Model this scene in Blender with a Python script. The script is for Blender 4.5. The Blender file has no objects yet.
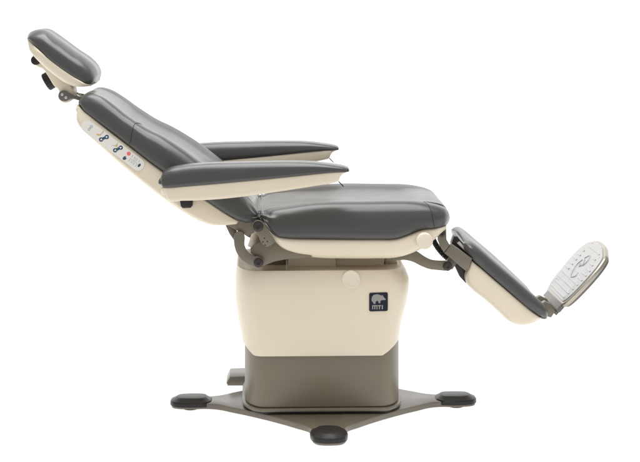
import bpy, bmesh, math, random
import numpy as np
from mathutils import Vector, Matrix

random.seed(4)
C = bpy.context.scene.collection
R = math.radians

# ------------------------------------------------------------------ camera model
CAM_Y, CAM_Z, FPX, HOR = -5.0, 1.245, 1667.0, -10.0
YAW = R(2.0)
cy_, sy_ = math.cos(YAW), math.sin(YAW)

def ray(px, py):
    d = ((px - 320) / FPX, 1.0, -(py - HOR) / FPX)
    o = (0.0, CAM_Y, CAM_Z)
    rot = lambda v: np.array([v[0] * cy_ + v[1] * sy_, -v[0] * sy_ + v[1] * cy_, v[2]])
    return rot(o), rot(d)

def P(px, py, Y):
    """(x, z) in the chair's own frame of a photo pixel lying on the plane y = Y of the chair"""
    o, d = ray(px, py)
    t = (Y - o[1]) / d[1]
    q = o + t * d
    return np.array([q[0], q[2]])

def proj(x, y, z):
    X, Yw = x * cy_ - y * sy_, x * sy_ + y * cy_
    return 320 + FPX * X / (Yw - CAM_Y), HOR + FPX * (CAM_Z - z) / (Yw - CAM_Y)

def P3(px, py, Y):
    q = P(px, py, Y)
    return Vector((q[0], Y, q[1]))

# ------------------------------------------------------------------ materials
MATS = {}
def mat(name, col, rough=0.5, metal=0.0, spec=0.5, bump=None, mottle=0.0, rvar=0.0, coat=0.0, sheen=0.0, sss=0.0):
    m = bpy.data.materials.new(name); m.use_nodes = True
    nt = m.node_tree; b = nt.nodes['Principled BSDF']
    b.inputs['Base Color'].default_value = (*col, 1)
    b.inputs['Roughness'].default_value = rough
    b.inputs['Metallic'].default_value = metal
    b.inputs['Specular IOR Level'].default_value = spec
    b.inputs['Coat Weight'].default_value = coat
    if coat: b.inputs['Coat Roughness'].default_value = 0.25
    tc = nt.nodes.new('ShaderNodeTexCoord')
    def noise(scale, detail=3, rough_=0.55):
        n = nt.nodes.new('ShaderNodeTexNoise'); n.inputs['Scale'].default_value = scale
        n.inputs['Detail'].default_value = detail; n.inputs['Roughness'].default_value = rough_
        nt.links.new(tc.outputs['Object'], n.inputs['Vector']); return n
    if mottle:
        n = noise(9, 4)
        mx = nt.nodes.new('ShaderNodeMix'); mx.data_type = 'RGBA'
        mx.inputs['A'].default_value = (*[c * (1 - mottle) for c in col], 1)
        mx.inputs['B'].default_value = (*[min(1, c * (1 + mottle)) for c in col], 1)
        nt.links.new(n.outputs['Fac'], mx.inputs['Factor']); nt.links.new(mx.outputs['Result'], b.inputs['Base Color'])
    if rvar:
        n = noise(25, 4)
        mr = nt.nodes.new('ShaderNodeMapRange')
        mr.inputs['To Min'].default_value = max(0, rough - rvar); mr.inputs['To Max'].default_value = rough + rvar
        nt.links.new(n.outputs['Fac'], mr.inputs['Value']); nt.links.new(mr.outputs['Result'], b.inputs['Roughness'])
    if bump:
        last = None
        for scale, strength, dist, kind in bump:
            if kind == 'v':
                n = nt.nodes.new('ShaderNodeTexVoronoi'); n.inputs['Scale'].default_value = scale
                nt.links.new(tc.outputs['Object'], n.inputs['Vector']); out = n.outputs['Distance']
            else:
                n = noise(scale, 4); out = n.outputs['Fac']
            bp = nt.nodes.new('ShaderNodeBump'); bp.inputs['Strength'].default_value = strength
            bp.inputs['Distance'].default_value = dist
            nt.links.new(out, bp.inputs['Height'])
            if last: nt.links.new(last.outputs['Normal'], bp.inputs['Normal'])
            last = bp
        nt.links.new(last.outputs['Normal'], b.inputs['Normal'])
    MATS[name] = m
    return m

VINYL = mat('grey_vinyl', (0.050, 0.050, 0.048), 0.31, spec=0.5, bump=[(520, 0.10, 0.0006, 'v'), (14, 0.10, 0.006, 'n')], mottle=0.05, rvar=0.05)
STITCH = mat('stitching', (0.016, 0.016, 0.016), 0.7)
CREAM = mat('cream_plastic', (0.655, 0.58, 0.455), 0.33, spec=0.45, bump=[(700, 0.04, 0.0004, 'n')], mottle=0.015, rvar=0.05)
CREAM2 = mat('cream_trim', (0.69, 0.62, 0.495), 0.4, bump=[(700, 0.04, 0.0004, 'n')])
TAUPE = mat('taupe_enamel', (0.150, 0.127, 0.089), 0.42, spec=0.5, bump=[(900, 0.08, 0.0004, 'n')], mottle=0.03, rvar=0.05)
TAUPE2 = mat('taupe_casting', (0.140, 0.121, 0.090), 0.34, spec=0.6, bump=[(900, 0.08, 0.0004, 'n')], mottle=0.03, rvar=0.05)
BLACK = mat('black_rubber', (0.013, 0.0125, 0.0125), 0.38, spec=.35, bump=[(600, 0.08, 0.0004, 'n')])
BOLT = mat('bolt_steel', (0.05, 0.042, 0.04), 0.35, metal=0.6)
GREYM = mat('grey_metal', (0.13, 0.125, 0.115), 0.4, metal=0.3)
STEEL = mat('bright_steel', (0.62, 0.60, 0.56), 0.28, metal=1.0, rvar=0.06)
RIM = mat('nickel_rim', (0.36, 0.33, 0.28), 0.3, metal=.9, rvar=0.05)
TREAD = mat('pale_tread', (0.315, 0.315, 0.31), 0.3, spec=0.5, bump=[(900, 0.05, 0.0004, 'n')])
MARK = mat('moulded_mark', (0.30, 0.30, 0.30), 0.4)
PANEL = mat('panel_film', (0.66, 0.64, 0.60), 0.4)
NAVY = mat('navy_print', (0.022, 0.055, 0.105), 0.45)
BADGE = mat('badge_navy', (0.010, 0.014, 0.026), 0.35, spec=.2)
SILVER = mat('badge_silver', (0.26, 0.25, 0.235), 0.4, spec=.3)
INKG = mat('grey_print', (0.36, 0.40, 0.44), 0.5)
TAN = mat('tan_print', (0.55, 0.38, 0.12), 0.5)
RED = mat('red_print', (0.72, 0.13, 0.13), 0.45)

# ------------------------------------------------------------------ building helpers
ROOT = bpy.data.objects.new('procedure_chair', None); C.objects.link(ROOT)
ROOT.rotation_euler = (0, 0, YAW)
ROOT['label'] = 'reclined medical procedure chair with dark grey upholstery and cream shells on a taupe pedestal'
ROOT['category'] = 'medical chair'

def obj(name, bm, mats, parent=ROOT, sharp=38, smooth=True, loc=(0, 0, 0), label=None):
    bmesh.ops.recalc_face_normals(bm, faces=bm.faces[:])
    me = bpy.data.meshes.new(name); bm.to_mesh(me); bm.free()
    if not isinstance(mats, (list, tuple)): mats = [mats]
    for m in mats: me.materials.append(m)
    if smooth:
        me.polygons.foreach_set('use_smooth', [True] * len(me.polygons))
        me.set_sharp_from_angle(angle=R(sharp))
    o = bpy.data.objects.new(name, me); C.objects.link(o)
    o.parent = parent; o.location = loc
    if label: o['label'] = label
    return o

def hermite(Pn, per=8, closed=False):
    """smooth curve through rows of Pn; a repeated row makes a corner"""
    Pn = np.asarray(Pn, float)
    if not closed:
        runs, cur = [], [Pn[0]]
        for a in Pn[1:]:
            if np.allclose(a, cur[-1]):
                runs.append(cur); cur = [a]
            else: cur.append(a)
        runs.append(cur)
        runs = [np.array(r) for r in runs if len(r) > 1]
        if len(runs) > 1:
            out = [hermite(r, per) for r in runs]
            return np.vstack([out[0]] + [o for o in out[1:]])
        Q = runs[0]
    else:
        Q = np.vstack([Pn[-1:], Pn, Pn[:2]])
    t = np.concatenate([[0], np.cumsum(np.maximum(1e-6, np.linalg.norm(np.diff(Q[:, :min(4, Q.shape[1])], axis=0), axis=1)) ** 0.75)])
    n = len(Q); M = np.zeros_like(Q)
    for i in range(n):
        if i == 0: M[i] = (Q[1] - Q[0]) / (t[1] - t[0])
        elif i == n - 1: M[i] = (Q[-1] - Q[-2]) / (t[-1] - t[-2])
        else:
            d0 = (Q[i] - Q[i - 1]) / (t[i] - t[i - 1]); d1 = (Q[i + 1] - Q[i]) / (t[i + 1] - t[i])
            h0, h1 = t[i] - t[i - 1], t[i + 1] - t[i]
            M[i] = (d0 * h1 + d1 * h0) / (h0 + h1)
    out = []
    rng = range(1, n - 2) if closed else range(n - 1)
    for i in rng:
        h = t[i + 1] - t[i]
        for k in range(per):
            u = k / per
            a, b, c, d = 2*u**3-3*u**2+1, u**3-2*u**2+u, -2*u**3+3*u**2, u**3-u**2
            out.append(a*Q[i] + b*h*M[i] + c*Q[i+1] + d*h*M[i+1])
    if not closed: out.append(Q[-1])
    return np.array(out)

class Loft:
    """a padded or moulded body: stations of (upper edge, lower edge, width) in the side view, one cross-section"""
    def __init__(s, st, w, inner, outer, YT, YB, yc=0.0, per=8, sper=6, caps=(1, 1), disp=None, anchor=.5, push=1.0):
        s.anchor = anchor; s.push = push
        rows = []
        for r in st:
            r = list(r)
            if len(r) == 4: r.append(1.0)
            if len(r) == 5: r.append(1.0)
            if len(r) == 6: r.append(0.0)
            t = P(r[0], r[1], yc + YT * r[4] * (1 - min(1, 2.2 * r[6]))); b = P(r[2], r[3], yc + YB * r[4])
            rows.append([t[0], t[1], b[0], b[1], r[4] * w, r[5], r[6]])
        s.rows = hermite(rows, per)
        # section
        sec = [(f, g, 1) for f, g in inner] + [(f, g, 0) for f, g in outer]
        s.sec = hermite([(a, b, c * 0) for a, b, c in sec], sper)[:, :2]
        s.disp = disp
        s.caps = caps
    def ring(s, row, sc=1.0, push=(0, 0), dw=0.0):
        T, B, w, dish = row[0:2], row[2:4], row[4] - dw, row[5]
        pts = []
        for f, g in s.sec:
            ff = f
            if f > 0 and g < 0.62 and f < 0.5: ff = f * dish
            if f < .9: ff += row[6] * abs(g) ** 2.2 * (1 - f)
            ff = s.anchor + (ff - s.anchor) * sc
            q = T + ff * (B - T) + np.asarray(push)
            pts.append((q[0], -w * g, q[1]))
        far = [(x, -y, z) for x, y, z in reversed(pts) if abs(y) > 1e-6]
        return pts + far
    def bm(s):
        rings = []
        R0 = s.rows
        def cap(row, nxt):
            T, B = row[0:2], row[2:4]
            d = (T + B) / 2 - (nxt[0:2] + nxt[2:4]) / 2
            d = d / (np.linalg.norm(d) + 1e-9)
            n = (B - T); L = np.linalg.norm(n); d = d - n / L * d.dot(n / L); d /= np.linalg.norm(d) + 1e-9
            res = []
            for th in (85, 70, 52, 35, 18):
                c_, s_ = math.cos(R(th)), math.sin(R(th))
                res.append(s.ring(row, c_, d * L / 2 * s_ * s.push, (min(L / 2, row[4] * .3) + row[4] * .16) * (1 - c_)))
            return res
        if s.caps[0]: rings += cap(R0[0], R0[1])
        rings += [s.ring(r) for r in R0]
        if s.caps[1]: rings += list(reversed(cap(R0[-1], R0[-2])))
        b = bmesh.new()
        V = [[b.verts.new(p) for p in rg] for rg in rings]
        n = len(V[0])
        for i in range(len(V) - 1):
            for j in range(n):
                try: b.faces.new((V[i][j], V[i][(j + 1) % n], V[i + 1][(j + 1) % n], V[i + 1][j]))
                except ValueError: pass
        b.faces.new(V[0]); b.faces.new(V[-1])
        bmesh.ops.remove_doubles(b, verts=b.verts[:], dist=1e-6)
        if s.disp:
            b.normal_update()
            bmesh.ops.recalc_face_normals(b, faces=b.faces[:])
            mv = [(v, v.normal.copy() * s.disp(v.co)) for v in b.verts]
            for v, d in mv: v.co += d
        return b
    def at_station(s, k, a, bnd):
        """near-side section line at station fraction k, between section fractions a..bnd"""
        i = k * (len(s.rows) - 1); i0 = int(i); u = i - i0
        row = s.rows[i0] * (1 - u) + s.rows[min(i0 + 1, len(s.rows) - 1)] * u
        pts = s.ring(row)[:len(s.sec)]
        return [Vector(p) for p in pts[int(a * len(pts)):int(bnd * len(pts))]]

def add_tube(b, pts, r, seg=10, mi=0, caps=True):
    pts = [Vector(p) for p in pts]
    rr = r if hasattr(r, '__len__') else [r] * len(pts)
    n = len(pts); rings = []
    t0 = (pts[1] - pts[0]).normalized()
    a = t0.orthogonal().normalized()
    for i in range(n):
        t = (pts[min(i + 1, n - 1)] - pts[max(i - 1, 0)]).normalized()
        a = (a - t * a.dot(t)).normalized(); c = t.cross(a)
        rings.append([b.verts.new(pts[i] + (a * math.cos(q) + c * math.sin(q)) * rr[i]) for q in [2 * math.pi * k / seg for k in range(seg)]])
    for i in range(n - 1):
        for k in range(seg):
            f = b.faces.new((rings[i][k], rings[i][(k + 1) % seg], rings[i + 1][(k + 1) % seg], rings[i + 1][k])); f.material_index = mi
    if caps:
        for rg in (rings[0], rings[-1]):
            f = b.faces.new(rg); f.material_index = mi

def add_disc_stack(b, c, axis, prof, seg=40, mi=0, flute=None):
    """lathe: prof = [(distance along axis, radius)...]"""
    axis = Vector(axis).normalized(); c = Vector(c)
    a = axis.orthogonal().normalized(); d = axis.cross(a); rings = []
    for h, r in prof:
        rg = []
        for k in range(seg):
            q = 2 * math.pi * k / seg
            rr = r * (1 - (0.05 if (flute and k % flute < flute // 2) else 0))
            rg.append(b.verts.new(c + axis * h + (a * math.cos(q) + d * math.sin(q)) * rr))
        rings.append(rg)
    for i in range(len(rings) - 1):
        for k in range(seg):
            f = b.faces.new((rings[i][k], rings[i][(k + 1) % seg], rings[i + 1][(k + 1) % seg], rings[i + 1][k])); f.material_index = mi
    f = b.faces.new(rings[0]); f.material_index = mi
    f = b.faces.new(rings[-1]); f.material_index = mi

def add_prism(b, poly, y0, y1, bev=0.0015, mi=0):
    """poly: (x, z) list; extruded between y0 and y1 with a rounded rim"""
    poly = [np.asarray(p, float) for p in poly]
    n = len(poly)
    area = sum(poly[i][0] * poly[(i + 1) % n][1] - poly[(i + 1) % n][0] * poly[i][1] for i in range(n))
    if area < 0: poly = poly[::-1]
    def inset(d):
        out = []
        for i in range(n):
            p0, p1, p2 = poly[i - 1], poly[i], poly[(i + 1) % n]
            e0 = (p1 - p0) / (np.linalg.norm(p1 - p0) + 1e-12); e1 = (p2 - p1) / (np.linalg.norm(p2 - p1) + 1e-12)
            n0 = np.array([-e0[1], e0[0]]); n1 = np.array([-e1[1], e1[0]])
            m = n0 + n1; L = m.dot(m)
            m = m * (2 / max(L, 0.8))
            out.append(p1 + m * d)
        return out
    lo, hi = min(y0, y1), max(y0, y1)
    if bev:
        lv = [(lo, bev), (lo + bev * .3, bev * .3), (lo + bev, 0), (hi - bev, 0), (hi - bev * .3, bev * .3), (hi, bev)]
    else: lv = [(lo, 0), (hi, 0)]
    rings = [[b.verts.new((q[0], y, q[1])) for q in inset(d)] for y, d in lv]
    for i in range(len(rings) - 1):
        for k in range(n):
            f = b.faces.new((rings[i][k], rings[i][(k + 1) % n], rings[i + 1][(k + 1) % n], rings[i + 1][k])); f.material_index = mi
    for rg in (rings[0], rings[-1]):
        f = b.faces.new(rg); f.material_index = mi

def px_poly(pts, Y, smooth=0):
    q = [P(a, c, Y) for a, c in pts]
    if smooth: q = list(hermite(q, smooth, closed=True))
    return q

def bolt_bm(c, r, depth=0.006):
    b = bmesh.new()
    add_disc_stack(b, c, (0, -1, 0), [(0, r * 1.15), (depth * .3, r * 1.15), (depth * .35, r), (depth, r * .96), (depth * 1.15, r * .82), (depth * 1.15, r * .46), (depth * .7, r * .42)], 28)
    return b

def circ(c, r, n=24, sx=1.0, sy=1.0, rot=0):
    out = []
    for k in range(n):
        q = 2 * math.pi * k / n; u, v = math.cos(q) * r * sx, math.sin(q) * r * sy
        out.append((c[0] + u * math.cos(rot) - v * math.sin(rot), c[1] + u * math.sin(rot) + v * math.cos(rot)))
    return out

# ================================================================== HEADREST
PAD_IN = [(.055, 0), (.045, .20), (0, .46), (.05, .64), (.13, .78)]
PAD_OUT = [(.22, .89), (.40, .99), (.70, 1.02), (.95, 1.0), (1.0, .985), (1.0, .985), (1.0, 0)]
head = [(28.2, 37.2, 28.8, 39.8, .66, .3, .15), (30.0, 32.6, 32.5, 43.6, .82, .5, .15), (37, 29.2, 38.5, 49.6, .94, 1, .1), (45, 30.0, 48, 57.8), (60, 39.6, 60, 67.2), (75, 50.6, 73, 76),
        (88, 59.4, 81, 81, .97), (95.4, 66.2, 86.5, 84, .92, .8, .08), (98.6, 73.6, 91, 84.5, .8, .5, .12), (97.6, 79, 94, 83.2, .62, .3, .12)]
L = Loft(head, .125, PAD_IN, PAD_OUT, -.06, -.125, anchor=.85, push=.4)
obj('headrest_cushion', L.bm(), VINYL)
SH_IN = [(0, 0), (0, .96)]
SH_OUT = [(0.0, .96), (.02, .985), (.06, 1.0), (.5, .985), (.78, .93), (.94, .82), (1.0, .62), (1.0, 0)]
hs = [(28.8, 39.9, 28.2, 42, .68), (32.5, 43.7, 29.3, 49.5, .84), (38.5, 49.8, 33.6, 56.2), (48, 58, 44, 66.8), (60, 67.4, 56.5, 77.2),
      (73, 76.2, 69, 85), (81, 81.2, 77, 87), (86.5, 84.2, 84.5, 86.8, .95), (91, 84.9, 90.4, 85.9, .85)]
HS = obj('headrest_shell', Loft(hs, .123, SH_IN, SH_OUT, -.123, -.09, anchor=.08).bm(), CREAM)

b = bmesh.new()
add_prism(b, px_poly([(31.6, 59.5), (33, 63.4), (37, 66.6), (43, 69.6), (47.6, 76), (53.6, 85.7), (58.8, 91), (57.8, 97), (60.6, 101.6), (65.3, 103.4), (70.6, 101.2), (73, 96), (72.8, 90),
                      (69, 83), (56, 73), (46, 62), (38, 55), (33, 55.5)], -.055, 3), -.055, .055, .006)
obj('headrest_bracket', b, CREAM2)
for s in (-1, 1):
    b = bmesh.new()
    c = P3(36, 60.2, -.055); c.y = s * .055
    add_disc_stack(b, c, (0, s, 0), [(0, .0145), (.006, .0145), (.009, .0135), (.0105, .010)], 32)
    obj('pivot_cap', b, BLACK)
b = bmesh.new()
c = P3(47.3, 81.6, -.02); ax = Vector((-.86, 0, -.50))
c.y = 0
add_disc_stack(b, c + ax * -.011, ax, [(-.030, .008), (0, .008), (0, .025), (.002, .0275), (.017, .0275), (.020, .0245), (.0205, .018)], 72, flute=4)
obj('knob', b, BLACK)
for s in (-1, 1):
    b = bmesh.new()
    y0 = -.062
    poly = px_poly([(58.3, 96), (59.4, 92.6), (62.4, 90.6), (66, 90.8), (69.6, 93.4), (73.5, 95.2), (79.5, 96.6), (82, 97.5), (81, 100.5), (77.6, 100.2), (73.5, 99), (69.6, 99.6), (66.4, 101.2), (62.6, 101.2), (59.4, 99.2)], y0, 3)
    add_prism(b, poly, s * .056, s * .064, .0015)
    lk = obj('headrest_link', b, GREYM)
    for q in ((62.4, 94.4), (66.1, 97.4)):
        c = P3(*q, y0); c.y = s * .064
        b = bmesh.new(); add_disc_stack(b, c, (0, s, 0), [(0, .0042), (.0015, .0042), (.0022, .0034), (.0022, .0018), (.001, .0014)], 20)
        obj('screw', b, STEEL, lk)
p0, p1 = P3(76, 94.6, 0), P3(100, 112, 0)
for y in (-.035, .035):
    b = bmesh.new()
    add_tube(b, [p0 + Vector((0, y, 0)), p1 + Vector((0, y, 0))], .005, 14)
    obj('headrest_post', b, STEEL)

# ================================================================== BACKREST
WB = .25
def crease_folds(centre, k0, amp):
    def f(co):
        dx, dz = co.x - centre[0], co.z - centre[1]
        r = math.hypot(dx, dz) + abs(abs(co.y) - .22) * .5
        if r > .16: return 0
        th = math.atan2(dz, dx)
        fall = math.exp(-(r / .055) ** 2) 
        return amp * fall * math.sin(k0 * th + 6 * r * 10) - amp * .8 * math.exp(-(r / .018) ** 2)
    return f
cc = P(259.5, 216, -.24)
def gentle(co):
    return .0012 * math.sin(co.x * 23 + co.y * 9 + 1) * math.sin(co.y * 17 + co.z * 13)
ff1 = crease_folds(cc, 9, .0032)
BK_IN = [(.24, 0), (.23, .40), (.17, .58), (.05, .73), (0, .82)]
BK_OUT = [(.05, .91), (.22, .985), (.45, 1.02), (.75, 1.025), (.95, 1.01), (1.0, .99), (1.0, .99), (1.0, 0)]
def taper(px, py):                     # the back narrows towards the headrest
    u = px * .803 + py * .596
    return min(1.0, .70 + .30 * (u - 126.6) / 120)
back = [(80.4, 99.4, 80.2, 104.2, .90, .2, .10), (83.0, 93.8, 84, 110.6, .96, .3, .14), (90, 89.6, 92, 117.3, .99, .5, .15), (101.5, 92.6, 104, 126.6, 1, .7, .12),
        (116, 103.5, 118.5, 137.8, 1, .8, .07), (126, 112.8, 128, 145, 1, 1, .03), (134, 119.6, 138, 152.6, 1, 1), (148, 128.8, 152, 163.4), (165, 137.6, 168, 174.9), (184, 149.5, 185, 186.6), (205, 164.5, 205, 199.2),
        (224, 178.5, 222, 210.8, 1, .8), (240, 190, 236, 219, 1, .6), (251, 201, 247, 223.5, .98, .4), (258.6, 212, 256, 223.5, .95, .3)]
back = [r[:4] + ((r[4] if len(r) > 4 else 1) * taper(r[2], r[3]),) + r[5:] for r in back]
L = Loft(back, WB, BK_IN, BK_OUT, -.205, -WB, anchor=.92, disp=lambda c: ff1(c) + gentle(c), per=12)
BC = obj('backrest_cushion', L.bm(), VINYL)
def seam_free(L, k0, k1, a, e, parent, r=.0011):
    n = len(L.sec); ia, ie = int(a * n), int(e * n); pts = []
    for i in range(ia, ie):
        u = (i - ia) / (ie - 1 - ia); k = k1 + (k0 - k1) * u
        x = k * (len(L.rows) - 1); i0 = int(x); v = x - i0
        row = L.rows[i0] * (1 - v) + L.rows[min(i0 + 1, len(L.rows) - 1)] * v
        p = Vector(L.ring(row)[i])
        d = (L.disp(p) if L.disp else 0)
        c2 = Vector(((row[0] + row[2]) / 2, 0, (row[1] + row[3]) / 2))
        p += (p - Vector((c2.x, p.y * .6, c2.z))).normalized() * d
        pts.append(p)
    for q in (pts,):
        b = bmesh.new(); add_tube(b, q, r, 6); obj('seam', b, STITCH, parent)
SEAMS = [(L, BC, .37, .47, .30, .80)]

bs = [(79.4, 106.6, 76.8, 112, .94), (84, 111.2, 76.2, 119.5, .985), (91, 116.6, 79.6, 127.4), (100, 123.8, 87, 135), (118.5, 138.1, 105, 151), (135, 150.8, 121, 165.4),
      (152, 163.8, 140, 181), (168, 175.2, 159, 196), (185, 187.2, 178, 209.6), (205.6, 199.8, 196, 220.3), (222, 211, 212, 225.6), (232, 217.4, 225, 225.4), (237.5, 220.6, 235.5, 224)]
bs = [r[:4] + ((r[4] if len(r) > 4 else 1) * taper(r[0], r[1]),) for r in bs]
BS_OUT = [(0.0, .955), (.02, .98), (.06, .995), (.12, 1.0), (.70, 1.0), (.86, .985), (.96, .93), (1.0, .84), (1.0, 0)]
BSH = obj('backrest_shell', Loft(bs, .247, SH_IN, BS_OUT, -.247, -.225, sper=5, anchor=.08).bm(), CREAM)

# control panel film on the near side of the shell
def face_y(px, py): return -.247 * taper(px, py) - .0022
def panel_poly(pts): return [P(a, c, face_y(a, c)) for a, c in pts]
b = bmesh.new()
c1, c2 = (87.6, 126.4), (138.2, 164.4); rp = 6.2
an = math.atan2(c2[1] - c1[1], c2[0] - c1[0])
pill = [(c1[0] + rp * math.cos(an + t), c1[1] + rp * math.sin(an + t)) for t in np.linspace(R(90), R(270), 18)] + \
       [(c2[0] + rp * math.cos(an + t), c2[1] + rp * math.sin(an + t)) for t in np.linspace(R(-90), R(90), 18)]
add_prism(b, panel_poly(pill), -.0012, .006, .0004, 0)
lay = [0]
def ink(poly, mi, dz=0):
    add_prism(b, panel_poly(poly), -.0016 - dz, -.0010, 0, mi)
def stroke(p, q, wd, mi, dz=0):
    dx, dy = q[0] - p[0], q[1] - p[1]; l = math.hypot(dx, dy); nx, ny = -dy / l * wd / 2, dx / l * wd / 2
    ink([(p[0] + nx, p[1] + ny), (q[0] + nx, q[1] + ny), (q[0] - nx, q[1] - ny), (p[0] - nx, p[1] - ny)], mi, dz)
def rot_button(c, ca, big, mi):
    d = (math.cos(ca), math.sin(ca))
    for s in (-1, 1):
        q = (c[0] + d[0] * 3.1 * s * big, c[1] + d[1] * 3.1 * s * big)
        ink(circ(q, 2.2 * big), mi)
        ink([(q[0] - d[0] * .9 * s * big - d[1] * 1.1 * big, q[1] - d[1] * .9 * s * big + d[0] * 1.1 * big), (q[0] + d[0] * 1.3 * s * big, q[1] + d[1] * 1.3 * s * big), (q[0] - d[0] * .9 * s * big + d[1] * 1.1 * big, q[1] - d[1] * .9 * s * big - d[0] * 1.1 * big)], 0, .0003)
    stroke((c[0] - d[0] * 1.6 * big, c[1] - d[1] * 1.6 * big), (c[0] + d[0] * 1.6 * big, c[1] + d[1] * 1.6 * big), 2.6 * big, mi, .0001)
rot_button((90.3, 127.9), R(-52), .62, 2)
rot_button((104, 138.2), R(-24), 1.0, 1)
rot_button((118, 148.9), R(-25), 1.0, 1)
stroke((96.4, 134.3), (100.5, 135), 1.3, 3); stroke((100.2, 135), (102.6, 132.4), .7, 2); ink(circ((103, 131.8), .85, 14), 3); ink(circ((98.6, 134.7), .95, 14, 1.4, .8, R(10)), 3, .0002)
stroke((112.2, 145.2), (115.4, 145.8), .6, 2); stroke((116.6, 145.2), (118, 142.6), .6, 2); ink(circ((116.6, 145.5), 1.25, 16), 3, .0002)
ink(circ((128.8, 153.6), 2.0, 24), 4)
ink(circ((124.8, 158), 2.1, 22, 1.1, .8, R(-35)), 1); stroke((126, 156.6), (127.2, 158.4), .9, 0, .0003)
ink(circ((139.2, 165.3), 2.0, 22, 1.0, .6, R(-50)), 1)
for t in (-4.2, -1.4, 1.6, 4.4):
    u = (math.cos(an), math.sin(an)); v = (math.sin(an), -math.cos(an)); m0 = (134.2, 160.6)
    for q in (-2.7, 2.4):
        p_ = (m0[0] + u[0] * t + v[0] * (q - 1.3), m0[1] + u[1] * t + v[1] * (q - 1.3)); p2 = (m0[0] + u[0] * t + v[0] * (q + 1.3), m0[1] + u[1] * t + v[1] * (q + 1.3))
        stroke(p_, p2, .65, 2)
stroke((129.8, 157.9), (137.6, 163.6), .35, 2)
stroke((136.6, 157.6), (131.8, 163.8), .35, 2)
for v in b.verts:
    yy = -.2
    for _ in range(5): yy = face_y(*proj(v.co.x, yy, v.co.z))
    v.co.y += yy
obj('control_panel', b, [PANEL, NAVY, INKG, TAN, RED], BSH, smooth=False, label='pale grey oval control panel with navy, tan and red printed symbols')
b = bmesh.new()
add_prism(b, px_poly([(179.2, 197), (193.2, 197), (192.6, 205.6), (190.8, 207.8), (182.8, 208.2), (180.8, 206.4)], -.262), -.266, -.235, .003)
obj('latch', b, BLACK, BSH)

# ================================================================== ARMRESTS
AY = .315; AW = .045
arm_pad = [(160.4, 178.5, 161, 184.5, .68), (162.4, 173, 163.2, 187.5, .88), (169, 168.6, 170, 187.6, 1), (182, 165.7, 183, 186.5), (208, 163.4, 208.4, 184.4), (240, 162.5, 240, 181.5),
           (270, 161.8, 270, 178.7), (298, 161.7, 298.4, 175.8), (318, 162.6, 325, 173.2), (335, 164.7, 340, 172.1, .95), (343.5, 166.1, 344.4, 172.4, .88), (347.4, 167.2, 347.4, 172, .76)]
AP_IN = [(0, 0), (.015, .45)]
AP_OUT = [(.10, .78), (.32, .98), (.62, 1.04), (.9, 1.03), (1.0, .97), (1.0, .97), (1.0, 0)]
arm_sh = [(163.4, 187.6, 166, 195.5, .85), (167, 187.7, 168.6, 200.4, .95), (183, 186.5, 184, 201), (208, 184.4, 212, 200), (240, 181.5, 240, 197.4), (270, 178.7, 268, 193.6),
          (298.4, 175.8, 295, 189.5), (322, 173.3, 318, 185.8), (336, 172.2, 335, 182.8), (340, 172.1, 338.6, 181.2, .97), (341.6, 172, 339.7, 178.3, .93), (344.4, 171.9, 342, 174.8, .85), (347, 171.7, 346.3, 172.4, .7)]
AS_OUT = [(0.0, .90), (.04, .94), (.12, .955), (.55, .93), (.88, .86), (.97, .78), (1.0, .66), (1.0, 0)]
pad_bm = Loft(arm_pad, AW, AP_IN, AP_OUT, -.02, -AW, yc=-AY, anchor=.7).bm()
sh_bm = Loft(arm_sh, AW, [(0, 0), (0, .90)], AS_OUT, -AW * .95, -AW * .85, yc=-AY).bm()
A1 = obj('armrest', sh_bm, CREAM, loc=(0, -AY, 0))
A1p = obj('pad', pad_bm, VINYL, A1)
b = bmesh.new()
q0, q1 = P3(338.6, 181.4, -AY - .02), P3(343.6, 186.6, -AY - .02)
for q in (q0, q1): q.y = -.02
add_tube(b, [q0, q0.lerp(q1, .5), q1], [.0016, .0016, .0013], 8)
A1r = obj('release_pin', b, BLACK, A1)
# pivot arm that carries the armrest on the back shell
b = bmesh.new()
cpt = P3(188, 196, -AY)
add_disc_stack(b, (cpt.x, AW * .5, cpt.z), (0, 1, 0), [(0, .016), (.055, .016)], 28)
A1b = obj('pivot', b, TAUPE, A1)
A2 = A1.copy(); C.objects.link(A2); A2.parent = ROOT
A2.location = (0, AY, 0)
for ch in (A1p, A1r, A1b):
    c2_ = ch.copy(); C.objects.link(c2_); c2_.parent = A2
    if ch is A1b: c2_.location = (0, -2 * AW * .5 - .055, 0)
    if ch is A1r: c2_.location = (0, .02, 0)

# ================================================================== SEAT
WS = .262
ST_IN = [(.17, 0), (.165, .40), (.12, .58), (.03, .73), (0, .82)]
ST_OUT = [(.04, .90), (.20, .975), (.45, 1.015), (.75, 1.02), (.95, 1.005), (1.0, .985), (1.0, .985), (1.0, 0)]
seat = [(257.6, 213.4, 260.8, 220, .92, .4), (264.5, 212, 268.5, 229, .97, .5), (272, 209, 276, 235.6, 1, .6), (288.7, 206, 289, 238.1, 1, .8), (318, 202.6, 315, 238.9), (348, 201, 345, 239.2),
        (379, 200.8, 375, 239.2), (398, 201, 396, 238.8), (412, 201.2, 408, 235), (424, 202.2, 420, 230.2, .995, .6), (433, 203.8, 429, 229, .985, .2), (440, 205.4, 437, 228, .96, 0), (445.4, 207.6, 443, 227, .9, -.12), (448.6, 211, 446.4, 225.6, .8, -.12), (449.8, 215.2, 447.6, 224.4, .68, -.1)]
ff2 = crease_folds(cc, 11, .0042)
L = Loft(seat, WS, ST_IN, ST_OUT, -.215, -WS, anchor=.75, push=.25, disp=lambda c: ff2(c) + gentle(c), per=12)
SC = obj('seat_cushion', L.bm(), VINYL)
SEAMS.append((L, SC, .64, .76, .34, .80))
for (L_, par, k0, k1, a, e) in SEAMS:
    seam_free(L_, k1 if par is SC else k0, k0 if par is SC else k1, a, e, par)
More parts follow.
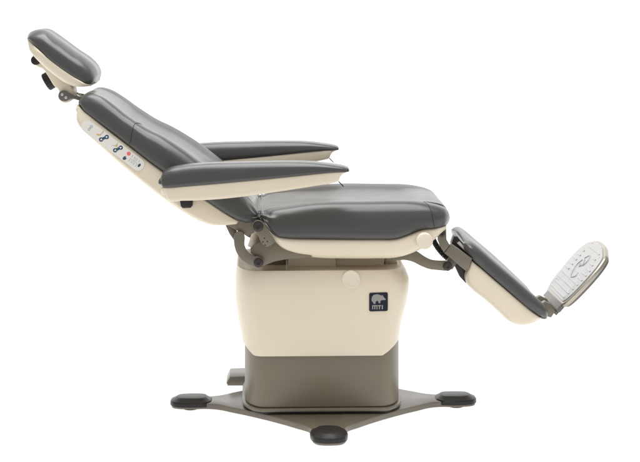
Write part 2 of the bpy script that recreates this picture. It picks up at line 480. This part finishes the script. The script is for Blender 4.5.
ss = [(267.5, 227.5, 271.5, 235.5, .95), (271, 231.3, 276, 242.4, .98), (277.5, 236.2, 284, 249.6), (289, 238.3, 298, 255.4), (315, 239.1, 318, 258.6), (345, 239.4, 345, 259.4),
      (375, 239.4, 375, 259.3), (396, 239, 396, 258.4), (410, 234.6, 411, 254.3), (422, 230.1, 423, 248.6), (434, 228.4, 434, 239.8, .98), (441, 227, 440.6, 232.5, .95), (445, 226.2, 444.6, 228.4, .9)]
SS_OUT = [(0.0, .955), (.02, .975), (.06, .99), (.45, .985), (.72, .945), (.9, .85), (1.0, .66), (1.0, 0)]
SSH = obj('seat_shell', Loft(ss, .260, SH_IN, SS_OUT, -.257, -.20, anchor=.08).bm(), CREAM)
for s in (-1, 1):
    c = P3(424.6, 241, -.278); c.y = s * .235
    b = bmesh.new()
    add_disc_stack(b, c, (0, s, 0), [(0, .0240), (.036, .0236), (.048, .0232), (.0505, .0222), (.0515, .0205), (.0515, .008)], 48)
    obj('knob', b, CREAM2, SSH)

# ================================================================== RECLINE LINKAGE (both sides)
def both(name, polys, m, y0, y1, bev=.0015, smooth=0, Yp=None, sides=(-1, 1)):
    out = []
    for s in sides:
        b = bmesh.new()
        for poly in polys: add_prism(b, px_poly(poly, Yp or -max(abs(y0), abs(y1)), smooth), s * y0, s * y1, bev)
        out.append(obj(name, b, m))
    return out
def both_bolts(px, y, r, parents):
    for s, p in zip((-1, 1), parents):
        c = P3(*px, -y); c.y = s * y
        b = bmesh.new()
        add_disc_stack(b, c, (0, s, 0), [(0, r * 1.2), (.002, r * 1.2), (.0025, r), (.006, r * .95), (.0068, r * .8), (.0068, r * .45), (.004, r * .4)], 28)
        obj('bolt', b, BOLT, p)
hp = both('back_hinge', [[(223.6, 221.8), (230, 220.2), (236.5, 217.6), (240, 216), (250, 218), (256, 222), (256, 229), (253.8, 232.8), (249, 235.4), (242, 233), (234.8, 229.8), (227.5, 225.6)]], TAUPE, .232, .244)
both('back_flange', [[(224.4, 223), (236, 231), (238.5, 238), (235, 241.8), (229.5, 234)]], TAUPE, .200, .230)
pl = both('seat_hinge', [[(252.2, 227), (252.6, 223.6), (255, 221), (258.6, 220.2), (262.2, 221.6), (264.6, 224.4), (275.8, 241.8), (271, 245.4), (267.6, 247), (264.6, 246.6), (261, 242.6), (258, 235), (254, 231)]], TAUPE2, .266, .274)
both_bolts((258.2, 226.4), .274, .0125, pl)
for s, p in zip((-1, 1), pl):
    for q in ((264.6, 238.4), (262.9, 241.9), (267.4, 241.6), (265, 245.2)):
        c = P3(*q, -.274); c.y = s * .2735
        b = bmesh.new(); add_disc_stack(b, c, (0, s, 0), [(0, .0021), (.0012, .0021)], 12)
        obj('screw', b, BOLT, p)
cl = both('recline_link', [[(234.2, 236), (234.4, 245.8), (237.4, 254.4), (243.4, 261.4), (252, 265.6), (258.6, 266.9), (262.4, 265.6), (264, 262.4), (262.6, 258.8), (259, 256.8), (253.2, 255.9), (247.4, 251.6), (244.6, 245.6), (244.7, 236.6), (243, 232.8), (239.2, 231.4), (235.6, 232.8)]], TAUPE2, .246, .258, .002, 4)
both_bolts((258.6, 262.5), .258, .0115, cl)
both('seat_frame', [[(250.4, 249), (253.6, 245), (258.6, 242.2), (266, 240), (276, 240), (288, 246), (306, 250), (312, 257), (300, 258), (287, 259.2), (275, 261.4), (264, 265.6), (258, 266), (254, 256), (250.6, 253)]], TAUPE, .165, .243, .002, Yp=-.243)
for y in (-.12, .12):
    b = bmesh.new()
    a0, a1 = P3(256.4, 231, y), P3(251, 247, y)
    add_tube(b, [a0, a1], .011, 20)
    obj('gas_strut', b, CREAM2)

# ================================================================== LEGREST
WL = .19
LG_IN = [(.14, 0), (.13, .45), (.05, .68), (0, .82)]
LG_OUT = [(.06, .92), (.26, 1.0), (.6, 1.02), (.92, 1.005), (1.0, .985), (1.0, .985), (1.0, 0)]
leg = [(460.4, 237, 461.4, 241.4, .68, .3, .25), (462, 233.6, 463.4, 246, .84, .5, .3), (465.8, 233.0, 465.8, 251.4, .95, .7, .26), (470.6, 236.2, 471.6, 258.6, 1, 1, .16), (486, 250.4, 480.4, 266.8, 1, 1, .08), (505, 267, 495.4, 280.2, 1, 1, .05),
       (520, 280.4, 511.4, 293.8, 1, 1, .05), (532.5, 292.4, 524.4, 304.8, 1, 1, .05), (539, 299, 532, 311, .98, 1, .06), (541.8, 305.4, 537.4, 315, .93, .8, .08), (541.4, 310.8, 540, 315.2, .86, .5, .1)]
L = Loft(leg, WL, LG_IN, LG_OUT, -.05, -WL, anchor=.8, push=.7, disp=gentle, per=10)
LC = obj('legrest_cushion', L.bm(), VINYL)
ls = [(470.6, 259.8, 467, 269, .95), (472.4, 261, 465, 275.2, .99), (476, 264.2, 466.8, 284), (480.4, 267.6, 472.4, 290.4), (495.4, 280.6, 486, 301), (511.4, 294.2, 500, 313.8), (524.4, 305.2, 510, 322.4), (531, 310.8, 518.6, 325.4),
      (536.4, 315, 529.4, 324), (540, 317, 538.6, 318.8, .92)]
LS_OUT = [(0.0, .955), (.02, .975), (.06, .99), (.55, .985), (.82, .94), (.95, .86), (1.0, .74), (1.0, 0)]
obj('legrest_shell', Loft(ls, .188, SH_IN, LS_OUT, -.185, -.155, anchor=.08).bm(), CREAM)
# bracket from the seat down to the legrest
br = both('legrest_bracket', [[(437.6, 233), (440.4, 229), (446.2, 227.4), (446.6, 239.4), (449.8, 245.2), (444, 252.6), (440, 246.2), (437.8, 240)]], TAUPE2, .186, .196, .002, sides=(-1,))
both_bolts((441.8, 233.6), .196, .0085, br)
both('legrest_arm', [[(450.3, 245.5), (452.4, 244.6), (472.2, 258.8), (466.2, 271.2), (444.3, 253)]], TAUPE2, .172, .1985, .002, sides=(-1,))
la = both('lift_link', [[(392, 257.5), (402, 254.5), (408.5, 251.6), (413, 250.8), (417.4, 252), (424, 256.4), (431.4, 260.2), (440, 261.3), (447, 261.4), (451, 262.8), (452, 266.6), (450.2, 270), (446.4, 270.8), (438, 270.2), (429.6, 269.2), (421, 266), (412, 261.6), (404, 260), (392, 260)]], TAUPE, .168, .186, .002, 3, sides=(-1,))
both_bolts((447.5, 266), .186, .0115, la)
both('lift_lug', [[(446.5, 262), (450.4, 255.6), (458, 262), (452, 270)]], TAUPE2, .150, .166, .0015, sides=(-1,))
b = bmesh.new()
add_prism(b, px_poly([(451.6, 244), (454.2, 236.5), (457.6, 236.6), (462, 242.4), (471, 254.8), (471.4, 258.4), (467, 272), (466, 283.5), (460, 277), (455, 266)], -.14), -.140, -.095, .002)
obj('hinge_and_hollow', b, BLACK)  # black hinge piece; its lower part stands in for the shell's shaded hollow
for s in (-1,):
    b = bmesh.new()
    add_prism(b, px_poly([(456.6, 243.2), (459.2, 241.4), (469.4, 252.2), (468.2, 254.6)], -.158), s * .142, s * .158, .0015)
    obj('hinge_strip', b, STEEL)
b = bmesh.new()
hel = []
A, Bm, D = P3(432.6, 238, -.10), P3(437.5, 250.5, -.10), P3(449, 259.4, -.10)
for i in range(260):
    t = i / 259
    c = A * (1 - t) ** 2 + Bm * 2 * t * (1 - t) + D * t * t
    tg = ((Bm - A) * 2 * (1 - t) + (D - Bm) * 2 * t).normalized()
    n1 = Vector((0, 1, 0)); n2 = tg.cross(n1)
    ph = t * 2 * math.pi * 15
    hel.append(c + (n1 * math.cos(ph) + n2 * math.sin(ph)) * .006)
add_tube(b, hel, .0029, 7)
obj('coiled_cable', b, BLACK)

# ================================================================== FOOTREST
WF = .165
o2 = P(563.5, 307.5, -WF); t2 = P(611.5, 252.8, -WF)
uu = (t2 - o2); LF = np.linalg.norm(uu); uu /= LF; nn = np.array([-uu[1], uu[0]])
def FP(u, y, h):                    # along the plate, across, above its top
    q = o2 + uu * u + nn * h
    return Vector((q[0], y, q[1]))
half = [(0, 0), (0, .115), (0, .124), (.010, .140), (.035, .153), (.075, .162), (.120, WF), (.160, .160), (.190, .142), (LF - .008, .105), (LF + .004, .06), (LF + .008, 0)]
hc = hermite([(0, .0), (0, .115), (0, .115)] + half[2:], 5)
seen_ = []
for q in hc:
    if not seen_ or np.linalg.norm(q - seen_[-1]) > 1e-5: seen_.append(q)
outl = [(u, -y) for u, y in seen_] + [(u, y) for u, y in reversed(seen_) if y > 1e-5]
cu, cyy = LF * .52, 0.0
def plate(b, levels, mi=0, trim=None):
    rings = []
    for inset, h in levels:
        rg = []
        for u, y in outl:
            sc_u = 1 - inset / (LF * .5); sc_y = 1 - inset / WF
            rg.append(b.verts.new(FP(cu + (u - cu) * sc_u, y * sc_y, h)))
        rings.append(rg)
    n = len(rings[0])
    for i in range(len(rings) - 1):
        for k in range(n):
            f = b.faces.new((rings[i][k], rings[i][(k + 1) % n], rings[i + 1][(k + 1) % n], rings[i + 1][k])); f.material_index = mi
    for rg in (rings[0], rings[-1]):
        f = b.faces.new(rg); f.material_index = mi
b = bmesh.new(); plate(b, [(.006, -.0135), (.001, -.0130), (0, -.011), (0, -.003), (.002, -.0008), (.005, 0)])
FR = obj('footrest', b, RIM)
b = bmesh.new(); plate(b, [(.012, -.0225), (.008, -.021), (.005, -.015), (.005, -.012)])
obj('underside_pad', b, GREYM, FR)
b = bmesh.new(); plate(b, [(.010, -.002), (.010, .0022), (.0115, .0032)])
# moulded ribs
def rib(u, y0, y1, w_=.0042, h=.0016):
    n = 14
    a = []
    for i in range(n + 1):
        y = y0 + (y1 - y0) * i / n
        for du, hh in ((-w_, .0026), (-w_ * .4, .0032 + h), (w_ * .4, .0032 + h), (w_, .0026)):
            a.append(b.verts.new(FP(u + du, y, hh)))
    for i in range(n):
        for k in range(3):
            b.faces.new((a[i * 4 + k], a[i * 4 + k + 1], a[i * 4 + 5 + k], a[i * 4 + 4 + k]))
    b.faces.new(a[:4]); b.faces.new(a[-4:])
for i, u in enumerate([.022, .040, .058, .076]):
    rib(u, -.10 - .06 * min(1, u / .07) * .55, .10 + .06 * min(1, u / .07) * .55)
for i, u in enumerate([.094, .112, .130, .148, .166]):
    rib(u, -.135 + .02 * max(0, i - 2), -.075); rib(u, .075, .135 - .02 * max(0, i - 2))
rib(.186, -.09, .09, .003, .0015)
TP = obj('tread_plate', b, TREAD, FR, sharp=30)
b = bmesh.new()
def emb(pts, r=.0018):
    cur = hermite(pts, 6)
    add_tube(b, [FP(u, y, .0034) for u, y in cur], r, 6)
emb([(.085, -.030), (.080, -.008), (.095, .018), (.122, .034), (.142, .022)])
emb([(.085, -.030), (.092, -.044), (.104, -.040)])
emb([(.150, .015), (.140, -.010), (.128, -.022), (.140, -.034), (.158, -.030), (.166, -.012), (.150, .015)])
emb([(.128, .012), (.120, -.002), (.128, -.012)])
obj('moulded_mark', b, MARK, FR)
for q in ((.205, -.05), (.20, .07), (.172, .105), (.045, .12), (.178, -.105)):
    b = bmesh.new()
    add_disc_stack(b, FP(q[0], q[1], .0028), (nn[0], 0, nn[1]), [(0, .0028), (.0012, .0028), (.0014, .002)], 14)
    obj('rivet', b, STEEL, FR)
# hinge bar along the plate's lower edge, and the bracket back to the legrest
b = bmesh.new()
def fbox(b, u0, u1, y0, y1, h0, h1, mi=0, bev=.003):
    q = [FP(u0, 0, h0), FP(u1, 0, h0), FP(u1, 0, h1), FP(u0, 0, h1)]
    add_prism(b, [(v.x, v.z) for v in q], y0, y1, bev, mi)
fbox(b, -.020, .010, -.118, .118, -.015, -.001, bev=.003)
fbox(b, -.034, -.020, -.085, .085, -.022, -.008, bev=.004)
obj('footrest_hinge', b, GREYM)
for y in (-.09, .0):
    b = bmesh.new()
    add_prism(b, px_poly([(540.5, 305), (546, 302), (553.5, 306), (556, 312), (552, 318.4), (545.5, 316.8), (540.5, 313)], -.1), y, y + .025, .003)
    obj('footrest_bracket', b, TAUPE2)

# ================================================================== BASE COVER
BB = .226
def rrect(a, bb, rx, ry, n=10, cx=0, cyv=0, k=2.0):
    out = []
    for sx, sy, t0 in ((1, 1, 0), (-1, 1, 90), (-1, -1, 180), (1, -1, 270)):
        for i in range(n + 1):
            q = R(t0 + 90 * i / n)
            c_, s_ = math.cos(q), math.sin(q)
            c_ = math.copysign(abs(c_) ** (2 / k), c_); s_ = math.copysign(abs(s_) ** (2 / k), s_)
            out.append((cx + sx * (a - rx) + rx * c_, cyv + sy * (bb - ry) + ry * s_))
        # straight runs get extra points
    res = []
    for i, p in enumerate(out):
        q = out[(i + 1) % len(out)]
        d = math.hypot(q[0] - p[0], q[1] - p[1]); m = max(1, int(d / .02))
        for j in range(m): res.append((p[0] + (q[0] - p[0]) * j / m, p[1] + (q[1] - p[1]) * j / m))
    return res
YS = -.09     # depth at which the cover's silhouette lies
lv = [(270, 240.5, 399.6, .030), (270.0, 238.4, 400.8, .018), (270.6, 237.2, 401.8, .011), (272.6, 236.5, 403.4, .008), (278, 235.9, 406.2, .004), (284, 235.4, 408.2, .0008), (287, 235.4, 408.6, 0), (298, 235.3, 408, 0),
      (310, 236, 405.8, .001), (320, 237.3, 403.2, .002), (333, 239.4, 400.4, .004), (341, 241.4, 399.4, .005), (348, 242, 399, .006), (354.6, 242.2, 398.9, .007), (356, 242.5, 398.7, .0085), (356, 243.3, 398.4, .0115)]
rows = []
for y, xl, xr, ins in lv:
    z = P(320, y, -(BB - ins))[1]
    rows.append((z, P(xl, y, YS)[0], P(xr, y, YS)[0], BB - ins))
b = bmesh.new()
rings = []
zb = rows[-1][0]
xlo, xhi = P(254, 356, -BB)[0], P(382.5, 356, -BB)[0]
xl2, xr2 = P(244, 341, -.12)[0], P(397.5, 337, -.12)[0]
zl2, zr2 = P(243, 341, -.12)[1], P(397, 337, -.12)[1]
def zcut(x):
    if x < xlo: return zb + min(1, (xlo - x) / (xlo - xl2)) * (zl2 - zb)
    if x > xhi: return zb + min(1, (x - xhi) / (xr2 - xhi)) * (zr2 - zb)
    return zb
N = None
for z, xl, xr, bb in rows:
    cx = (xl + xr) / 2; a = (xr - xl) / 2
    ring_ = rrect(a, bb, .062, .125, 12, cx, 0)
    if N is None or len(ring_) != N:
        # resample every ring to a fixed count by angle
        pass
    arr = np.array(ring_ + ring_[:1]); d = np.concatenate([[0], np.cumsum(np.linalg.norm(np.diff(arr, axis=0), axis=1))])
    tt = np.linspace(0, d[-1], 201)[:-1]
    xs, ys = np.interp(tt, d, arr[:, 0]), np.interp(tt, d, arr[:, 1])
    rings.append([b.verts.new((x, y, max(z, zcut(x)))) for x, y in zip(xs, ys)])
for i in range(len(rings) - 1):
    for k in range(200):
        b.faces.new((rings[i][k], rings[i][(k + 1) % 200], rings[i + 1][(k + 1) % 200], rings[i + 1][k]))
b.faces.new(rings[0])
bmesh.ops.remove_doubles(b, verts=b.verts[:], dist=1e-5)
BCV = obj('base_cover', b, CREAM, sharp=24)
# round plug
b = bmesh.new()
c = P3(351, 279.4, -BB); tilt = Vector((0, -1, .12)).normalized()
c.y = -BB + .0020
add_disc_stack(b, c, tilt, [(-.016, .0262), (.0006, .0262), (.0022, .0255), (.0028, .0240), (.0028, .0225), (.0022, .0215), (.0022, .01)], 56)
obj('plug', b, CREAM2, BCV)
# badge
b = bmesh.new()
YB_ = -BB - .0012
def rr_px(x0, y0, x1, y1, r):
    o = []
    for cx_, cy2, t0 in ((x1 - r, y0 + r, -90), (x1 - r, y1 - r, 0), (x0 + r, y1 - r, 90), (x0 + r, y0 + r, 180)):
        for i in range(6):
            q = R(t0 + 90 * i / 5); o.append((cx_ + r * math.cos(q), cy2 + r * math.sin(q)))
    return o
sk = lambda pts: [(x, y - (x - 378.5) * .03) for x, y in pts]
add_prism(b, px_poly(sk(rr_px(369.2, 292.6, 387.8, 311.2, 1.6)), YB_), YB_ - .0012, YB_ + .006, .0006, 0)
Zm = lambda pts: [(360 + x / 11.55, 280 + y / 11.55) for x, y in pts]
YI = YB_ - .0012
def badge_ink(pts): add_prism(b, px_poly(Zm(pts), YI), YI - .0006, YI + .0004, 0, 1)
bear = [(133, 232), (136, 205), (144, 186), (160, 172), (185, 165), (212, 166), (236, 175), (252, 180), (258, 176), (266, 180), (270, 192), (282, 206), (296, 218), (296, 228), (282, 232), (264, 231), (248, 232), (238, 240), (234, 254), (236, 266), (216, 268), (212, 252), (206, 240), (194, 240), (184, 248), (178, 258), (180, 274), (156, 276), (152, 258), (140, 250)]
badge_ink(bear)
top, bot = 290, 338
badge_ink([(140, bot), (140, top + 6), (146, top), (196, top), (202, top + 6), (202, bot), (190, bot), (190, top + 12), (177, top + 12), (177, bot), (165, bot), (165, top + 12), (152, top + 12), (152, bot)])
badge_ink([(206, top), (244, top), (244, top + 12), (231, top + 12), (231, bot), (219, bot), (219, top + 12), (206, top + 12)])
badge_ink([(251, top - 1), (264, top - 1), (264, bot - 1), (251, bot - 1)])
obj('badge', b, [BADGE, SILVER], BCV, smooth=False, label='dark navy square badge with a silver bear above the letters MTI')
# blocks on the deck that carry the seat frame
zd = rows[0][0]
b = bmesh.new()
x0, x1 = P(288, 262, -.13)[0], P(336, 262, -.13)[0]
add_prism(b, [(x0, zd - .002), (x1, zd - .002), (x1, zd + .045), (x0, zd + .045)], -.13, .13, .004)
obj('deck_block', b, CREAM)
b = bmesh.new()
x0, x1 = P(334, 262, -.12)[0], P(384, 262, -.12)[0]
zs = P(345, 257, -.16)[1]
add_prism(b, [(x0, zd - .002), (x1, zd - .002), (x1 + .01, zs + .03), (x0, zs + .03)], -.115, .115, .004)
obj('deck_block', b, CREAM)
b = bmesh.new()
x0, x1 = P(262, 262, -.12)[0], P(286, 262, -.12)[0]
add_prism(b, [(x0, zd - .002), (x1, zd - .002), (x1, zs + .03), (x0, zs + .03)], -.10, .10, .004)
obj('lift_frame', b, TAUPE)
b = bmesh.new()
x0, x1 = P(385, 262, -.12)[0], P(398, 262, -.12)[0]
add_prism(b, [(x0, zd - .002), (x1, zd - .002), (x1, zs + .04), (x0, zs + .04)], -.10, .10, .006)
obj('lift_cylinder', b, STEEL)

# ================================================================== COLUMN, PAN, STAR BASE
def rings_obj(name, levels, m, parent=ROOT, sharp=38):
    b = bmesh.new(); rings = []
    for pts, z in levels:
        arr = np.array(list(pts) + [pts[0]]); d = np.concatenate([[0], np.cumsum(np.linalg.norm(np.diff(arr, axis=0), axis=1))])
        tt = np.linspace(0, d[-1], 193)[:-1]
        rings.append([b.verts.new((x, y, z)) for x, y in zip(np.interp(tt, d, arr[:, 0]), np.interp(tt, d, arr[:, 1]))])
    for i in range(len(rings) - 1):
        for k in range(192):
            b.faces.new((rings[i][k], rings[i][(k + 1) % 192], rings[i + 1][(k + 1) % 192], rings[i + 1][k]))
    b.faces.new(rings[0]); b.faces.new(rings[-1])
    return obj(name, b, m, parent, sharp)
CB = .206
xl, xr = P(244.8, 380, -.07)[0], P(398.2, 380, -.07)[0]
cxc, ac = (xl + xr) / 2, (xr - xl) / 2
rc = lambda g: rrect(ac + g, CB + g, .060 + g, .130 + g, 14, cxc, 0)
rings_obj('column', [(rc(-.004), .0452), (rc(-.001), .0462), (rc(0), .049), (rc(0), .20), (rc(0), .30)], TAUPE)
rings_obj('pan', [(rc(-.002), .0335), (rc(.005), .0335), (rc(.0075), .035), (rc(.0078), .0405), (rc(.006), .0432), (rc(.0), .044)], TAUPE2)
rings_obj('dark_gap_ring', [(rc(-.006), .0255), (rc(-.004), .027), (rc(-.004), .0333)], BLACK)  # black ring stands in for the shaded gap between pan and star
sc0 = np.array([.010, -.027])
quad = [(.452, .016), (.446, .032), (.428, .043), (.385, .047), (.345, .045), (.312, .056), (.274, .088), (.238, .118), (.204, .149), (.176, .176), (.149, .204), (.118, .238), (.088, .274), (.056, .312), (.045, .345), (.047, .385), (.043, .428), (.032, .446), (.016, .452)]
def star_pt(x, y): return (sc0[0] + x, sc0[1] + y)
full = []
full += [(x, y) for x, y in quad]
full += [(-x, y) for x, y in reversed(quad)]
full += [(-x, -y) for x, y in quad]
full += [(x, -y) for x, y in reversed(quad)]
star = [tuple(q) for q in hermite([star_pt(*p) for p in full], 4, closed=True)]
def inset2(poly, d):
    n = len(poly); out = []
    for i in range(n):
        p0, p1, p2 = map(np.array, (poly[i - 1], poly[i], poly[(i + 1) % n]))
        e = p2 - p0; e = e / (np.linalg.norm(e) + 1e-9); out.append(tuple(p1 + np.array([-e[1], e[0]]) * d))
    return out
b = bmesh.new(); rings = []
for d, z in ((.003, .0085), (.0005, .0095), (0, .0115), (0, .0225), (.0008, .0245), (.003, .0255)):
    rings.append([b.verts.new((x, y, z)) for x, y in inset2(star, d)])
n = len(star)
for i in range(len(rings) - 1):
    for k in range(n): b.faces.new((rings[i][k], rings[i][(k + 1) % n], rings[i + 1][(k + 1) % n], rings[i + 1][k]))
b.faces.new(rings[0]); b.faces.new(rings[-1])
STAR = obj('star_base', b, TAUPE2)
# rubber caps over the four arm ends, each on its levelling glide
def cap_bm(ang, dist):
    b = bmesh.new()
    pl_ = [(.0585, .0), (.0565, .018), (.044, .040), (.018, .0485), (-.030, .0490), (-.047, .044), (-.060, .024), (-.062, 0)]
    h = hermite(pl_, 4)
    o = [tuple(q) for q in h] + [(u, -v) for u, v in list(reversed([tuple(q) for q in h]))[1:-1]]
    ca, sa = math.cos(ang), math.sin(ang); rg = []
    lev = [(1.02, 1.02, 0, .0150), (1.035, 1.035, 0, .0160), (1.03, 1.03, 0, .0245), (.985, .97, 0, .0285), (.82, .76, -.001, .0335), (.74, .66, -.002, .0372), (.70, .60, -.002, .0380)]
    for su, sv, du, z in lev:
        rg.append([b.verts.new(((u * su + du) * ca - v * sv * sa, (u * su + du) * sa + v * sv * ca, z)) for u, v in o])
    m = len(o)
    for i in range(len(rg) - 1):
        for k in range(m): b.faces.new((rg[i][k], rg[i][(k + 1) % m], rg[i + 1][(k + 1) % m], rg[i + 1][k]))
    b.faces.new(rg[0]); b.faces.new(rg[-1])
    add_disc_stack(b, (0, 0, 0), (0, 0, 1), [(0, .022), (.002, .023), (.0082, .023)], 28)
    return b
for ang, ex, ey in ((0, .396, 0), (180, -.396, 0), (270, 0, -.396), (90, 0, .396)):
    p = star_pt(ex, ey)
    obj('foot_pad', cap_bm(R(ang), 0), BLACK, STAR, sharp=25, loc=(p[0], p[1], 0))
# power box behind the column
b = bmesh.new()
bx = [(-.280, .020), (-.284, .029), (-.274, .049), (-.10, .054), (-.10, .020)]
add_prism(b, bx, .165, .285, .006)
add_disc_stack(b, (-.185, .235, 0), (0, 0, 1), [(.001, .010), (.021, .010)], 20)
obj('power_box', b, TAUPE2)

# ================================================================== ADDED WHITE SWEEP
WHITE = bpy.data.materials.new('added_lit_sheet'); WHITE.use_nodes = True  # added translucent sheet, lit through so floor and background read pure white
_nt = WHITE.node_tree; _nt.nodes.remove(_nt.nodes['Principled BSDF'])
_d = _nt.nodes.new('ShaderNodeBsdfDiffuse'); _d.inputs['Color'].default_value = (.9, .9, .9, 1)
_t = _nt.nodes.new('ShaderNodeBsdfTranslucent'); _t.inputs['Color'].default_value = (.9, .9, .9, 1)
_m = _nt.nodes.new('ShaderNodeMixShader'); _m.inputs[0].default_value = .5
_nt.links.new(_d.outputs[0], _m.inputs[1]); _nt.links.new(_t.outputs[0], _m.inputs[2])
_nt.links.new(_m.outputs[0], _nt.nodes['Material Output'].inputs['Surface'])
b = bmesh.new()
prof = [(-1.7, 0), (1.2, 0)] + [(1.2 + 1.2 * math.sin(R(t)), 1.2 - 1.2 * math.cos(R(t))) for t in range(6, 91, 6)] + [(2.4, 3.2)]
prev = None
for y, z in prof:
    row = [b.verts.new((x, y, z)) for x in (-3.4, 3.4)]
    if prev: b.faces.new((prev[0], prev[1], row[1], row[0]))
    prev = row
sw = obj('floor', b, WHITE, None, sharp=60)
sw['kind'] = 'structure'; sw['label'] = 'added white translucent sweep under the chair, lit through to whiten the background'

# ================================================================== LIGHTS
def area(name, loc, target, sx, sy, power, col=(1, 1, 1)):
    l = bpy.data.lights.new(name, 'AREA'); l.shape = 'RECTANGLE'; l.size = sx; l.size_y = sy; l.energy = power; l.color = col
    o = bpy.data.objects.new(name, l); C.objects.link(o); o.location = loc
    o.rotation_euler = (Vector(target) - Vector(loc)).to_track_quat('-Z', 'Y').to_euler(); return o
area('overhead_softbox', (-.2, -.1, 2.9), (0, .1, 0), 2.6, 2.0, 110)
area('added_light_below', (0, .2, -.6), (0, .2, 5), 8.0, 4.6, 175)  # added unseen light, shines up through the sheet to wash out floor shadows
area('added_light_behind', (0, 3.1, 1.3), (0, 0, 1.3), 8.0, 4.0, 165)  # added unseen light, shines through the upright sheet to whiten the background

w = bpy.data.worlds.new('World'); bpy.context.scene.world = w; w.use_nodes = True
bg = w.node_tree.nodes['Background']; bg.inputs['Color'].default_value = (1, .985, .96, 1); bg.inputs['Strength'].default_value = .66

# ================================================================== CAMERA
cam = bpy.data.cameras.new('camera'); co = bpy.data.objects.new('camera', cam); C.objects.link(co)
co.location = (0, CAM_Y, CAM_Z); co.rotation_euler = (R(90), 0, 0)
cam.sensor_width = 36; cam.lens = FPX / 640 * 36; cam.clip_end = 100
cam.shift_y = -(231 - HOR) / 640
bpy.context.scene.camera = co
sc = bpy.context.scene
sc.view_settings.view_transform = 'Standard'; sc.view_settings.look = 'None'; sc.view_settings.exposure = 0; sc.view_settings.gamma = 1
sc.cycles.max_bounces = 10; sc.cycles.diffuse_bounces = 6
